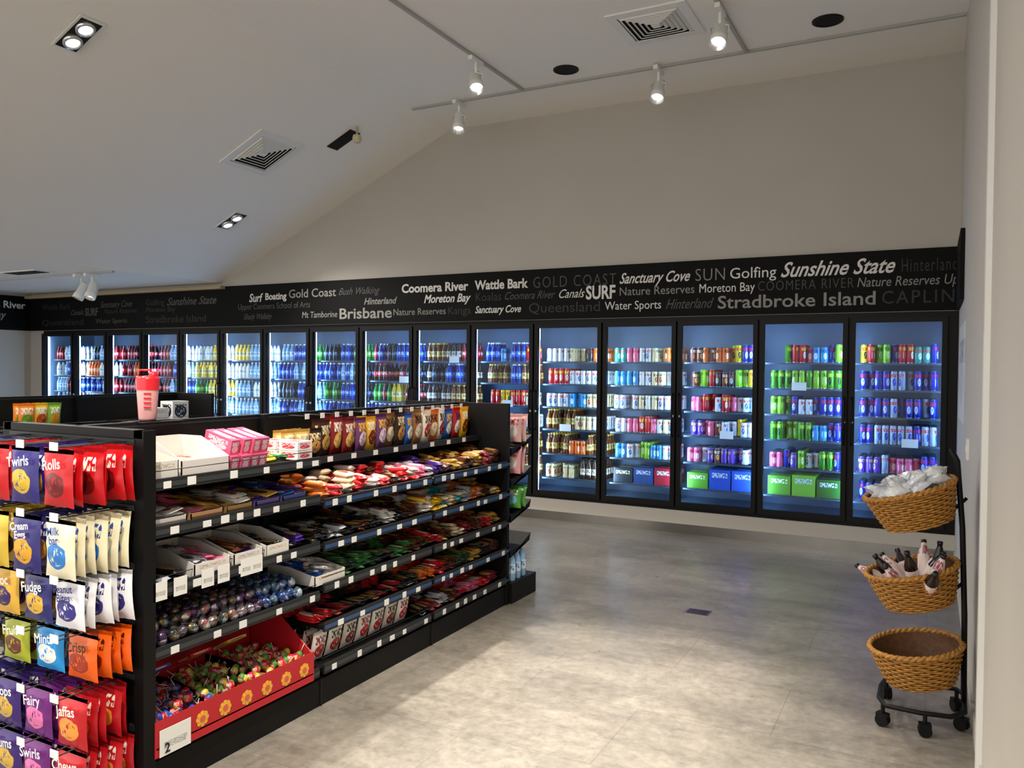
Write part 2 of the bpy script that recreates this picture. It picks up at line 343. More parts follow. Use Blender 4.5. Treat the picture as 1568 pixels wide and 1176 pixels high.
# ---------------------------------------------------------------- fascia
fz0,fz1=2.155,2.656
e=empty('fascia_sign')
mb=MB(); mb.box(XL+.04,XR-.005,YB-.035,YB-.001,2.125,fz1,M_blk2); mb.build('fascia_board',e)
mb=MB(); mb.box(XR-.03,XR-.001,6.55,YB-.04,2.12,2.63,M_blk2); mb.build('fascia_return_right',e)
mb=MB(); mb.box(XL+.001,XL+.035,5.2,YB-.001,2.125,fz1,M_blk2); mb.build('fascia_return_left',e)
CW={'w':mat('sign_white','d8d6d2',.6),'g':mat('sign_grey','8a8884',.6),'d':mat('sign_dim','222120',.6),'m':mat('sign_mid','4c4a47',.6)}
def text(s,x0,x1,zc,h,c,shear=0,off=0,sp=1,left=False):
    cu=bpy.data.curves.new('lettering','FONT'); cu.body=s; cu.size=h; cu.shear=shear; cu.offset=off; cu.space_character=sp; cu.extrude=.001; cu.materials.append(CW[c]); cu.resolution_u=3
    o=bpy.data.objects.new('lettering',cu); col.objects.link(o); o.parent=e
    bpy.context.view_layer.update(); w=o.dimensions.x or 1
    o.scale=((x1-x0)/w,1,1)
    if left: o.rotation_euler=(math.pi/2,0,math.pi/2); o.location=(XL+.037,x0,zc-h*.33)
    else: o.rotation_euler=(math.pi/2,0,0); o.location=(x0,YB-.037,zc-h*.33)
r1,r2,r3=2.515,2.385,2.245
for a in [("Sunshine State",-1.25,-.30,r1+.01,.19,'w',.45,.003),("Hinterland",-.25,.17,r1,.16,'d',0,0,1.2),("Golfing",-1.71,-1.29,r1,.145,'w'),("SUN",-2.04,-1.76,r1,.17,'g',0,-.002,1.1),
("Sanctuary Cove",-2.81,-2.09,r1,.15,'w',.45,.002),("GOLD COAST",-3.78,-2.85,r1,.17,'m',0,-.002,1.2),("Wattle Bark",-4.49,-3.83,r1,.14,'w',0,.004),("Coomera River",-5.48,-4.58,r1,.14,'w',0,.004),
("Bush Walking",-6.42,-5.80,r1,.12,'m',.45),("Gold Coast",-7.22,-6.46,r1,.15,'g',0,.001),("Boating",-7.62,-7.26,r1-.02,.12,'w',0,.003),("Surf",-7.9,-7.66,r1-.03,.15,'w',.2,.003),
("Sunshine State",-9.47,-8.5,r1-.03,.15,'m',.45,.002),("Golfing",-9.9,-9.52,r1-.03,.12,'d'),("Sanctuary Cove",-10.9,-10.2,r1-.03,.13,'m',.45),("Wattle Bark",-12.3,-11.6,r1-.03,.12,'d'),
("Nature Reserves Up",-.6,.18,r2,.12,'g',.2),("COOMERA RIVER",-1.45,-.63,r2,.13,'m',0,-.002,1.15),("Moreton Bay",-2.0,-1.48,r2,.12,'w'),("Nature Reserves",-2.81,-2.05,r2,.12,'g'),("SURF",-3.17,-2.85,r2,.19,'w',0,.005),
("Canals",-3.49,-3.2,r2,.13,'w',.45),("Coomera River",-4.13,-3.53,r2,.12,'m',.45),("Koalas",-4.49,-4.17,r2,.13,'d',.0),("Moreton Bay",-5.17,-4.55,r2,.13,'w',.3,.003),("Hinterland",-6.03,-5.55,r2,.11,'g',.3,.002),
("Upper Coomera School of Arts",-8.1,-6.87,r2-.01,.11,'m'),("Canals",-11.6,-11.3,r2,.11,'m',.4),("SURF",-11.25,-10.95,r2,.16,'m',0,.004),("Nature Reserves",-10.8,-10.1,r2,.1,'d'),("Moreton Bay",-9.9,-9.3,r2,.1,'d'),
("CAPLIN",-.4,.15,r3,.16,'d',0,0,1.2),("Stradbroke Island",-1.82,-.45,r3,.17,'g',0,.002),("Hinterland",-2.33,-1.86,r3,.14,'m',.45),("Water Sports",-2.96,-2.37,r3,.12,'w'),("Queensland",-3.83,-3.02,r3,.15,'d'),
("Sanctuary Cove",-4.49,-3.92,r3,.11,'w',.3,.002),("Nature Reserves",-5.6,-4.88,r3,.11,'g'),("Kanga",-4.85,-4.55,r3,.12,'d'),("Brisbane",-6.41,-5.63,r3,.18,'g',0,.003),("Mt Tamborine",-7.0,-6.44,r3,.11,'g',.1),
("Shady Wallaby",-8.0,-7.5,r3,.11,'m',.4),("Stradbroke Island",-9.9,-8.7,r3,.14,'d'),("Water Sports",-11.0,-10.3,r3,.1,'m'),("Queensland",-12.3,-11.3,r3,.13,'d')]: text(*a)
text("Coomera River",6.6,7.6,r1,.15,'w',0,.003,1,True); text("Moreton Bay",6.5,7.3,r2-.03,.15,'g',.2,.002,1,True); text("Sanctuary Cove",5.3,6.4,r1,.15,'w',.3,.002,1,True)
# ---------------------------------------------------------------- ceiling fittings
def track(name,x0,x1,y0,y1,z):
    mb=MB(); mb.box(x0,x1,y0,y1,z-.022,z-.001,M_trk); return mb.build(name)
track('track_rail',XF+.05,XR-.01,6.885,6.912,HC)
track('track_rail',-3.536,-3.509,1.0,6.885,HC); track('track_rail',-1.436,-1.409,1.0,6.885,HC)
track('track_rail',-12.2,-8.5,6.135,6.165,HL)
M_lamp=mat('lamp_emitter','ffffff',.5,emit=(1,.93,.82,1),es=60)
M_refl=mat('lamp_reflector','d0d0d0',.2,.9)
def spotlight(x,y,z,aim,power,name='track_spotlight',size=75):
    e=empty(name,(x,y,z-.023))
    mb=MB(); mb.box(-.02,.02,-.1,.1,-.035,-.0,M_white); mb.add(cyl(.013,-.12,-.03,10),T(0,0,0),[M_white])
    mb.build('adaptor',e)
    d=(Vector(aim)-Vector((x,y,z-.2))).normalized()
    q=d.to_track_quat('-Z','Y').to_matrix().to_4x4()
    h=MB()
    body=lathe([(0,.11),(.042,.11),(.056,.095),(.056,-.03),(.063,-.04),(.063,-.10),(.057,-.10),(.050,-.045),(0,-.045)],24,[0]*6+[1,1])
    h.add(body,T(0,0,-.2)@q,[M_white,M_refl]); h.add(cyl(.040,-.062,-.048,16),T(0,0,-.2)@q,[M_lamp])
    tube(h,[(-.06,0,-.2),(-.065,0,-.14),(0,0,-.115),(.065,0,-.14),(.06,0,-.2)],.006,M_white)
    h.build('lamp_head',e)
    l=bpy.data.lights.new('beam','SPOT'); l.energy=power; l.spot_size=math.radians(size); l.spot_blend=1.0 if size<60 else .7; l.color=(1,.92,.80); l.shadow_soft_size=.05
    lo=bpy.data.objects.new('beam',l); col.objects.link(lo); lo.parent=e
    lo.matrix_local=T(*(Vector((0,0,-.2))+d*.11))@q
    return e
SP=[(-3.52,6.0,HC,(-1.6,3.4,0),850,40),(-4.24,6.9,HC,(-3.6,5.2,0),140,70),(-2.18,6.9,HC,(-2.0,4.4,0),180,70),(-1.42,5.95,HC,(-1.45,3.2,0),900,40),
(-3.52,2.5,HC,(-1.5,3.1,0),500,45),(-1.42,2.0,HC,(-1.5,2.2,0),240,70),(-3.52,1.2,HC,(-3.3,2.8,.8),260,75),(-1.42,.6,HC,(-2.8,2.4,.6),460,75),(-8.88,6.15,HL,(-8.6,5,0),60,75),(-9.08,6.15,HL,(-9.6,5,0),60,75)]
for s in SP: spotlight(*s[:5],size=s[5])
al=math.atan((HC-HL)/(XF-XLF))
def diffuser(x,y,z,ry,s=.62):
    mb=MB()
    fr=s/2
    def ring(a,b,z0,z1):
        V=[];F=[]
        for h,zz in ((a,z0),(b,z1)):
            V+= [(-h,-h,zz),(h,-h,zz),(h,h,zz),(-h,h,zz)]
        for i in range(4):
            j=(i+1)%4; F.append((i,j,4+j,4+i))
        mb.add((np.array(V,float),F,[0]*4,np.zeros((8,2)),False),Matrix.Identity(4),[M_white])
    ring(fr,fr-.07,-.012,-.014); ring(fr,fr,-.0,-.012)
    h=fr-.07
    ring(h,h,-.014,.0)
    for k in range(6):
        a=h-.005-k*.038; ring(a,a-.022,-.004,-.022); ring(a-.022,a-.026,-.022,-.018)
    mb.box(-h,h,-h,h,-.004,-.002,M_dark)
    mb.box(-.03,.03,-.03,.03,-.02,-.012,M_white)
    mb.build('air_diffuser_vent',None,(x,y,z),(0,ry,0))
diffuser(-1.94,6.06,HC,0)
diffuser(-6.04,6.05,3.76,-al)
def rect_louver(x,y,z):
    mb=MB(); mb.box(-.35,.35,-.12,.12,-.012,-.001,M_white); 
    for k in range(5): mb.box(-.31,.31,-.09+k*.038,-.075+k*.038+.01,-.016,-.012,M_dark)
    mb.build('air_grille_vent',None,(x,y,z))
rect_louver(-9.6,5.8,HL)
def hole(x,y):
    mb=MB(); mb.add(lathe([(.115,0),(.115,-.008),(.095,-.012),(.09,-.002)],28,[0,0,0]),T(0,0,0),[M_black]); mb.add(cyl(.092,-.004,-.002,28),T(0,0,0),[M_dark]); mb.build('ceiling_hole',None,(x,y,HC))  # round ceiling hole painted as a near-black disc in a black ring
hole(-2.95,6.62); hole(-.75,6.58)
def twin(x,y,z,ry):
    e=empty('recessed_twin_downlight',(x,y,z),(0,ry,0))
    mb=MB()
    mb.box(-.185,.185,-.1,.1,-.008,-.001,M_white); mb.box(-.165,.165,-.08,.08,-.011,-.008,M_black)
    for s in (-.08,.08):
        mb.add(lathe([(.07,-.012),(.066,-.03),(.05,-.03),(.045,-.014)],18,[0,0,0]),T(s,0,0),[M_refl]); mb.add(cyl(.045,-.018,-.013,18),T(s,0,0),[M_lamp])
    mb.build('housing',e)
    l=bpy.data.lights.new('lamp','SPOT'); l.energy=220; l.spot_size=2.2; l.spot_blend=.8; l.shadow_soft_size=.08; l.color=(1,.95,.87)
    o=bpy.data.objects.new('lamp',l); col.objects.link(o); o.parent=e; o.location=(0,0,-.06)
twin(-5.51,3.71,3.99,-al); twin(-7.15,6.68,3.27,-al); twin(-5.51,.7,3.99,-al); twin(-7.15,3.7,3.27,-al); twin(-7.15,.7,3.27,-al)  # last three are out of view, added to light the unseen room
mb=MB(); mb.box(-.17,.17,-.08,.08,-.01,-.001,M_black); mb.box(-.15,.15,-.06,.06,-.012,-.01,M_dark); mb.build('ceiling_cutout',None,(-5.52,6.67,3.99),(0,-al,0))
mb=MB(); mb.add(lathe([(0,0),(.012,0),(.012,-.08),(.04,-.085),(.05,-.12),(.035,-.16),(0,-.165)],16,[0]*6),T(0,0,0),[mat('cream_plastic','c8b896',.5)]); mb.build('motion_sensor',None,(-5.30,6.62,4.08))
# ---------------------------------------------------------------- gondola shelving
def gondola(name,X0,Xs,Xb,Y0,Y1,nb,levels):
    e=empty(name); mb=MB(); H=1.363
    mb.box(Xs-.02,Xs+.02,Y0+.02,Y1-.02,.1,H,M_black)
    for k in range(6): mb.box(Xs+.02,Xs+.023,Y0+.02,Y1-.02,H-.02-k*.2,H-.012-k*.2,M_rail)
    for y in (Y0,Y1-.03): mb.box(Xb,X0,y,y+.03,.0,H-.02 if y==Y0 else H,M_black)
    mb.box(Xb,X0,Y0-.012,Y0+.04,H-.03,H,M_black)
    mb.box(X0-.045,X0+.008,Y0-.012,Y0+.04,0,H,M_black)
    mb.box(Xb-.008,Xb+.045,Y0-.012,Y0+.04,0,H,M_black)
    L=(Y1-Y0)/nb
    for sgn,Xe in ((1,X0),(-1,Xb)):
        mb.box(min(Xs,Xe-.01*sgn),max(Xs,Xe-.01*sgn),Y0+.03,Y1-.03,.0,.125,M_black)
    mb.build('frame',e)
    sh=MB(); tg=MB()
    for b in range(nb):
        ya,yb=Y0+.03+b*L,Y0+(b+1)*L-.005
        if b>0: 
            for xx in (Xs+.02,): sh.box(xx,xx+.03,ya-.02,ya+.01,.1,H,M_black)
            sh.box(X0-.012,X0-.004,ya-.018,ya-.012,.0,.12,M_dark)
        for side,Xe in ((1,X0),(-1,Xb)):
            for li,z in enumerate(levels[b]):
                x0,x1=sorted((Xs+.02*side,Xe-.01*side))
                sh.box(x0,x1,ya,yb,z-.03,z-.012,M_shelf)
                sh.box(Xe-.012*side,Xe,ya,yb,z-.04,z+.004,M_rail)
                sh.box(Xe,Xe+.002*side,ya,yb,z-.028,z-.010,M_railb if (b>0 and li in (0,1,3) and side==1) else mat('rail_strip','34373a',.4))
                for yy in (ya+.004,yb-.008): 
                    a,b2=sorted((Xs+.02*side,Xs+.3*side)); sh.box(a,b2,yy,yy+.004,z-.075,z-.03,M_shelf)
                if side==1:
                    tube(sh,[(Xe-.02,ya,z+.03),(Xe-.02,yb,z+.03)],.0018,M_rail,4)
                    y=ya+R(.04,.1)
                    while y<yb-.05:
                        hh=R(.024,.032); tg.box(Xe+.003,Xe+.005,y,y+R(.03,.042),z-.034,z-.034+hh,M_tag); y+=R(.08,.22)
    sh.build('shelves',e); tg.build('price_tags',e)
    return e
X0,XS,XB=-2.52,-2.94,-3.36
LV1=[1.176,1.0,.777,.547,.185]; LV2=[.973,.768,.572,.385,.185]
gondola('gondola_shelving',X0,XS,XB,1.95,4.79,3,[LV1,LV2,LV2])
gondola('gondola_shelving',-5.45,-5.9,-6.35,1.95,4.9,3,[[1.15,.9,.65,.4,.185]]*3)
mb=MB(); mb.box(XS+.02,XS+.2,2.93,4.75,1.12,1.132,M_shelf); mb.box(XS+.2,XS+.206,2.93,4.75,1.11,1.145,M_rail)
for k in range(9): mb.box(XS+.207,XS+.209,3.0+k*.19,3.04+k*.19,1.113,1.14,M_tag)
for k in range(14):
    y=3.1+k*.115; tube(mb,[(XS+.02,y,1.35),(XS+.15,y,1.35)],.003,M_rail,4); mb.box(XS+.15,XS+.152,y-.015,y+.015,1.335,1.362,M_tag)
mb.build('upper_shelf',bpy.data.objects['gondola_shelving'])
# products --------------------------------------------------------
Pk=pack
CH=K(red=Pk('d41e26','f0e8d8','ffffff'),crm=Pk('ecdcb8','b02820','7a3018'),org=Pk('e87828','f8e8b0','401808'),brn=Pk('5c301e','e0a850','f0e0c0'),blk=Pk('222228','c89850','f0f0f0'),wht=Pk('f0eee8','c02028','204080'),
 yel=Pk('f4c820','c02018','402008'),pur=Pk('4a2890','e8c048','f0e8f8'),gol=Pk('d0a448','602010','f8e8b0'),blu=Pk('2050b0','f0f4f8','e8c840'),teal=Pk('20a8b0','f0f0e0','e06020'),grn=Pk('3a8040','e8f0c0','102010'),pnk=Pk('f07098','f8f0f0','902050'),
 slv=Pk('c0c4cc','303440','c02830'),dgr=Pk('34503a','a8c860','e8e8d0'),mar=Pk('902030','f0c060','f8e8d0'))
def bars(mb,y0,y1,z,cols,L=.125,W=.04,Hh=.022,x0=XS+.06,x1=X0-.02,layers=3,along='X',jit=.25):
    nx=max(1,int((x1-x0)/L)); g=len(cols)
    for gi,c in enumerate(cols):
        ya=y0+(y1-y0)*gi/g; yb=y0+(y1-y0)*(gi+1)/g; ny=max(1,int((yb-ya)/W))
        for ix in range(nx):
            nl=max(1,layers-random.randint(0,1)-(1 if ix==nx-1 else 0))
            for iy in range(ny):
                for l in range(nl+(random.random()<.3)):
                    cc=c if R(0,1)>.12 else random.choice(cols)
                    M=T(x0+(ix+.5)*(x1-x0)/nx+R(-.012,.012),ya+(iy+.5)*(yb-ya)/ny+R(-.006,.006),z+Hh*(.55+l*.85)+R(0,.003))@RZ(R(-jit,jit)+(math.pi/2 if along=='Y' else 0))@RX(R(-.25,.25))@RY(R(-.12,.12))
                    mb.add(BAR,M@S(L*1.02,W*1.05,Hh),[CH[cc] if isinstance(cc,str) else cc])
def carton(mb,x0,x1,y0,y1,z,h,hf,m,mi=None):
    t=.004; mi=mi or m
    mb.box(x0,x1,y0,y1,z,z+t,mi); mb.box(x0,x0+t,y0,y1,z,z+h,m); mb.box(x1-t,x1,y0,y1,z,z+hf,m)
    for y in (y0,y1-t):
        V=np.array([(x0,y,z),(x1,y,z),(x1,y,z+hf),(x0+(x1-x0)*.45,y,z+h),(x0,y,z+h),(x0,y+t,z),(x1,y+t,z),(x1,y+t,z+hf),(x0+(x1-x0)*.45,y+t,z+h),(x0,y+t,z+h)])
        F=[(0,1,2,3,4),(9,8,7,6,5)]+[(i,i+5,(i+1)%5+5,(i+1)%5) for i in range(5)]
        mb.add((V,F,[0]*7,np.tile([[.1,.1]],(10,1)),False),Matrix.Identity(4),[m])
Wc=Pk('e6e2dc','e6e2dc','c8b8a8'); Wr=Pk('ece8e4','c83048','c83048'); Wcard=Pk('f0f0ec','f0f0ec','909090',.5,sx=24,sy=14,band=(.25,.5))
mb=MB()
z=1.168
carton(mb,-2.86,-2.56,2.0,2.13,z,.10,.07,Wc); bars(mb,2.01,2.12,z+.03,['crm'],x0=-2.84,x1=-2.58,layers=2)
carton(mb,-2.88,-2.58,2.16,2.40,z,.135,.06,mat('white_card','e4deda',.6)); bars(mb,2.17,2.39,z+.005,['wht','crm'],x0=-2.86,x1=-2.6,layers=1)
for k in range(4):
    for l in range(2):
        mb.add(BOX,T(-2.66+R(-.01,.01),2.44+k*.052,z+.04+l*.068)@RZ(R(-.1,.1))@RY(.25)@S(.16,.045,.066),[Pk('d85a80','f4c8d4','f8f0f0',.4)])
bars(mb,2.65,2.78,z,['yel','grn'],L=.11,W=.05,Hh=.03,x0=-2.85,x1=-2.58,layers=2)
mb.build('snack_cartons')
mb=MB()
for k in range(2):
    for l in range(2): mb.add(BOX,T(-2.62-k*.13,2.835,1.172+.02+l*.042)@RZ(R(-.1,.1))@S(.11,.1,.04),[Wr])
mb.build('gum_boxes')
mb=MB(); z=.992
for ya,yb,c,cm in [(2.0,2.16,['slv','wht'],'d0c8c4'),(2.18,2.34,['pnk','gol'],'b0845c'),(2.36,2.50,['gol','wht'],'8c6a40'),(2.52,2.66,['pur','gol'],'50407c'),(2.68,2.83,['blu','pur'],'3c4478')]:
    carton(mb,-2.88,-2.55,ya,yb,z,.055,.03,mat('card_'+cm,cm,.6)); bars(mb,ya+.004,yb-.004,z+.006,c,L=.15,W=.07,Hh=.018,layers=4,x0=-2.87,x1=-2.56,jit=.08)
mb.build('chocolate_blocks')
mb=MB(); z=.769
bars(mb,1.99,2.16,z,['blk','slv','blk'],L=.15,W=.05,layers=3)
for k,(ya,yb,c) in enumerate([(2.18,2.36,['slv','pnk']),(2.38,2.54,['brn','pur']),(2.56,2.70,['blk'])]):
    carton(mb,-2.84,-2.53,ya,yb,z,.10,.055,Wc); bars(mb,ya+.01,yb-.01,z+.03,c,L=.13,W=.04,x0=-2.82,x1=-2.55,layers=3)
bars(mb,2.72,2.83,z,['crm','pur'],layers=3)
for ya in (1.98,2.07,2.2,2.28,2.4,2.46): mb.box(X0+.006,X0+.008,ya,ya+.06,z-.04,z+.03,Wcard)
mb.build('chocolate_bar_cartons')
mb=MB(); z=.539
egg=[Pk('6a6470','c8b0c0','a09090',.2,.6),Pk('9a8a80','e0d8d0','c06070',.2,.6),Pk('6a4a7a','d0c0d8','303038',.2,.6),Pk('404850','a0a8b0','b09050',.2,.6)]
egg2=[Pk('3a5aa8','c8d0e8','8090b8',.2,.6),Pk('7a98b8','e0e8f0','304868',.2,.6)]
for ix in range(7):
    for iy in range(17):
        for l in range(2 if ix<6 else 1):
            m=random.choice(egg if iy<12 else egg2)
            mb.add(ELL,T(-2.87+ix*.052+R(-.006,.006),2.0+iy*.049+R(-.006,.006),z+.028+l*.042)@Euler((R(-1,1),R(-1,1),R(0,3))).to_matrix().to_4x4()@S(.022,.022,.030),[m])
mb.build('foil_eggs')
e=empty('lollipop_display'); mb=MB(); z=.178
M_red=mat('display_red','c01c28',.45); yel=mat('display_yellow','f0b838',.5); 
mb.box(-2.90,X0+.012,1.99,2.835,z,z+.006,M_red); mb.box(X0+.008,X0+.012,1.985,2.84,z-.03,z+.105,M_red)
carton(mb,-2.90,X0+.01,2.828,2.834,z,.26,.10,M_red); carton(mb,-2.90,X0+.01,1.99,1.996,z,.26,.10,M_red)
mb.box(-2.905,-2.90,1.99,2.835,z,z+.26,M_red)
carton(mb,-2.89,-2.53,2.27,2.274,z,.12,.08,M_red); carton(mb,-2.89,-2.53,2.55,2.554,z,.12,.08,M_red)
for k in range(6):
    y=2.20+k*.115
    for j in range(8):
        a=j*math.pi/4; mb.add(cyl(.011,0,.0015,10),T(X0+.012,y+.02*math.cos(a),z+.04+.02*math.sin(a))@RY(math.pi/2),[yel])
    mb.add(cyl(.022,0,.002,16),T(X0+.012,y,z+.04)@RY(math.pi/2),[yel]); mb.add(cyl(.014,0,.003,12),T(X0+.012,y,z+.04)@RY(math.pi/2),[mat('display_pink','e06050',.5)])
mb.box(X0+.016,X0+.018,2.0,2.14,z-.03,z+.07,Wcard); mb.build('tray',e)
cu=bpy.data.curves.new('price_lettering','FONT'); cu.body='2'; cu.size=.05; cu.offset=.001; cu.materials.append(mat('ink_black','151515',.5)); o=bpy.data.objects.new('price_lettering',cu); col.objects.link(o); o.parent=e; o.location=(X0+.0195,2.02,z-.02); o.rotation_euler=(math.pi/2,0,math.pi/2)
mb=MB(); flo=[Pk('2a58c0','f0e8e0','d03040'),Pk('d82838','f8d050','ffffff'),Pk('e8d040','c03050','ffffff'),Pk('6a3a98','f0a0c0','f0f0f0'),Pk('50a850','f0e0a0','c03030'),Pk('6a3828','d8b070','e0d0b0')]
for n in range(420):
    y=R(2.01,2.82); x=R(-2.87,-2.55); zz=z+.03+R(0,.07)
    zone=0 if y<2.27 else (1 if y<2.55 else 2)
    m=flo[[ [0,3,1,1],[2,1,4,5],[1,2,1,4] ][zone][random.randrange(4)]]
    mb.add(ELL,T(x,y,zz)@S(.018,.018,.020),[m])
    if n%3==0:
        d=Vector((R(-1,1),R(-1,1),R(.1,.8))).normalized()*.06; tube(mb,[(x,y,zz),(x+d.x,y+d.y,zz+d.z)],.0018,M_white,4)
for k,(ya,c) in enumerate([(2.03,flo[5]),(2.15,flo[0]),(2.36,flo[1]),(2.56,flo[2])]):
    mb.add(BOX,T(-2.80,ya+.05,z+.17)@RY(-.5)@S(.1,.11,.012),[c])
mb.build('lollipops',e)
mb=MB(); z=.965
bars(mb,2.93,3.45,z,['org','red','crm','red','wht'],L=.12,W=.055,Hh=.03,layers=4,jit=.5)
bars(mb,3.45,4.05,z,['red','brn','red','wht','pnk','slv','pur'],L=.12,W=.05,Hh=.028,layers=4,jit=.35)
bars(mb,4.05,4.74,z,['brn','gol','brn','gol','mar','brn'],L=.12,W=.045,Hh=.026,layers=4,jit=.3)
mb.build('chocolate_bars')
mb=MB(); z=.760
bars(mb,2.90,3.78,z,['blk','slv','blk','brn','blk','wht','blk','brn'],W=.042,layers=4); bars(mb,3.80,4.74,z,['wht','yel','crm','teal','slv','org','brn','gol'],W=.05,Hh=.026,layers=4,jit=.3); mb.build('candy_bars')
mb=MB(); z=.564
carton(mb,-2.84,-2.54,2.88,3.1,z-.0,.08,.05,Wc); bars(mb,2.90,3.08,z+.03,['blu','wht'],L=.12,x0=-2.82,x1=-2.56,layers=3)
bars(mb,3.12,3.78,z,['dgr','grn','dgr','blk','grn','brn'],layers=4); bars(mb,3.80,4.74,z,['brn','red','brn','crm','mar','brn','red','gol'],layers=4); mb.build('muesli_bars')
mb=MB(); z=.377
bars(mb,2.90,3.78,z,['red','mar','blk','brn','red','blk'],layers=3); bars(mb,3.80,4.74,z,['org','red','brn','dgr','gol','blk','brn'],layers=4); mb.build('nut_bars')
mb=MB(); z=.177
sv=[Pk('f0ece6','c03030','8a1820'),Pk('ece8e0','a82028','303030'),Pk('dcd4c8','7a2030','201810')]
for k in range(7):
    for q in range(3):
        mb.add(POUCH[(k+q)%4],T(-2.58-q*.06,2.97+k*.115,z+.155)@RZ(math.pi/2)@RX(.25)@S(.105,.04,.155),[sv[k%3]])
bars(mb,3.80,4.2,z,['blk','mar','slv','brn'],layers=4); bars(mb,4.2,4.74,z,['red','pnk','red','mar'],L=.12,W=.06,Hh=.03,layers=3); mb.build('biscuit_packs')
mb=MB(); sp=[Pk('4a2a18','d8a850','f0e0b0'),Pk('e0b860','3a2010','f0e8d8'),Pk('2c1a14','d89c48','e8d0a0'),Pk('8a1c20','e8c060','f8f0e0'),Pk('f0b828','702010','f8f0d0'),Pk('683868','e8d0e0','e8b040'),Pk('9a6838','f0e0c0','281008'),Pk('2860b8','f0f0e0','e8b030'),Pk('d87028','f8e8c0','301008'),Pk('f0e8d8','a02828','402010'),Pk('c02028','f0f0e8','203070')]
n=19
for k in range(n):
    hh=R(.185,.21) if k>2 else .15; w=R(.085,.12)
    for q in range(2):
        m=sp[[1,1,2,0,3,3,5,4,5,6,2,7,6,9,8,9,7,10,4][k]]
        mb.add(POUCH[k%4],T(XS+.13-q*.05+R(-.01,.01),2.98+k*.094,1.135+hh)@RZ(math.pi/2+R(-.2,.2))@RX(R(.02,.12))@S(w,.05,hh),[m])
mb.build('chocolate_pouches')
pe=bpy.data.objects['gondola_shelving']
hk=MB(); bg=MB()
rows=[1.30,1.06,.845,.645,.44,.25]
NB=(3,4)
def PB(b,a,t): return (Pk(b,a,t),Pk(b,a,t,band=NB),t)
PR=PB('2c2478','e0b838','f4f0fa')
cls=[[PB('c8101a','70100f','fff4ec'),PR,PB('c8101a','70100f','fff4ec'),PR],
[PB('f0e8c8','3080d0','2850a0'),PB('2a2470','e8a828','f0e8f0'),PB('d8b840','3a2818','f0f0f0'),PR],
[PB('f0f0f4','3a3488','2c2878'),PB('2c2a70','e8b840','f0f0f0'),PB('e0b040','382060','f0e0d0'),PR],
[PB('ee6414','a03010','302010'),PB('2898e0','f0f4f0','f4f8ff'),PB('b0b830','6a3020','f0f0e0'),PR],
[PB('c01822','f0a040','f8f0e0'),PB('6c2078','e878b0','f0e8f0'),PB('3a2070','d8b048','f0f0f0'),PR],
[PB('c01822','f0a040','f0e8e0'),PB('6c2078','e878b0','f0e8f0'),PB('3a2070','d8b048','f0f0f0'),PR]]
words=[["Rolls","Twirls","Bites"],["Milk\nbar","Cream\nEggs","Nuts"],["Peanut\nBites","Fudge","Choc"],["Crisp","Mints","Fruit"],["Jaffas","Fairy","Drops"],["Chews","Swirls","Gums"]]
lab=[]
for ri,zt in enumerate(rows):
    hk.box(XB+.04,X0-.04,1.935,1.948,zt+.01,zt+.03,M_rail)
    for ci in range(4):
        xc=-2.625-ci*.19
        for dx in (-.02,.02): tube(hk,[(xc+dx,1.94,zt+.02),(xc+dx,1.68,zt+.02)],.0025,M_rail,5)
        hk.box(xc-.022,xc+.022,1.675,1.678,zt+.008,zt+.036,M_tag)
        nn=[6,6,5,4,5,5][ri]
        hh=[.195,.20,.175,.165,.18,.18][ri]
        for q in range(nn):
            y=1.91-q*.042; fr=(q==nn-1)
            tilt=R(-.05,.08); xo=R(-.014,.014)
            if fr: tilt=.0
            bg.add(POUCH[(q+ci)%4],T(xc+xo,y,zt+.012)@(RZ(0) if fr else RZ(R(-.15,.15)))@RX(tilt)@RY(0 if fr else R(-.06,.06))@S(.165,.045,hh*R(.97,1.03)),[cls[ri][ci][1 if fr and ci<3 else 0]])
            if fr and ci<3: lab.append((words[ri][ci],xc+xo,y-.0285,zt+.012-hh*.27,cls[ri][ci][2]))
hk.build('peg_hooks',pe); bo=bg.build('hanging_confectionery_bags')
for s,x,y,z,c in lab:
    cu=bpy.data.curves.new('bag_lettering','FONT'); cu.body=s; cu.align_x='CENTER'; cu.align_y='CENTER'; cu.size=.05 if '\n' not in s else .038; cu.space_line=.8; cu.offset=.0008; cu.resolution_u=3
    cu.materials.append(mat('ink_'+c,c,.4)); o=bpy.data.objects.new('bag_lettering',cu); col.objects.link(o); o.parent=bo; o.location=(x,y,z); o.rotation_euler=(math.pi/2,-.12,0)
e2=MB()
e2.box(-3.3,-2.50,4.80,5.17,0,.14,M_black)
for z in (.36,.60,.84,1.06):
    V=np.array([(-3.3,4.81,z),(-2.52,4.81,z),(-2.52,5.10,z+.02),(-3.3,5.10,z+.02),(-3.3,4.81,z-.05),(-2.52,4.81,z-.05),(-2.52,5.12,z+.07),(-3.3,5.12,z+.07)])
    F=[(0,1,2,3),(1,5,6,2),(0,3,7,4),(4,7,6,5),(3,2,6,7)]
    e2.add((V,F,[0]*5,np.zeros((8,2)),False),Matrix.Identity(4),[M_black])
e2.build('endcap_shelves',pe)
mb=MB()
cc=[(1.09,Pk('e8b8b8','f4ece8','b03048'),.19),(.87,Pk('e8a8b0','f4ece8','b03048'),.19),(.63,Pk('50a040','70b8d8','f0f0f0'),.15)]
for z,m,h in cc:
    for k in range(6):
        for q in range(2): mb.add(POUCH[(k+q)%4],T(-2.58-k*.13,4.95+q*.09,z+h)@RZ(R(-.3,.3))@RX(-.15)@S(.14,.07,h),[m])
mb.build('chip_packets')
mb=MB()
for k in range(9):
    for q in range(3): mb.add(BOTTLE,T(-2.55-k*.075,4.88+q*.08,.14)@S(1,1,1.0),b_wat[1])
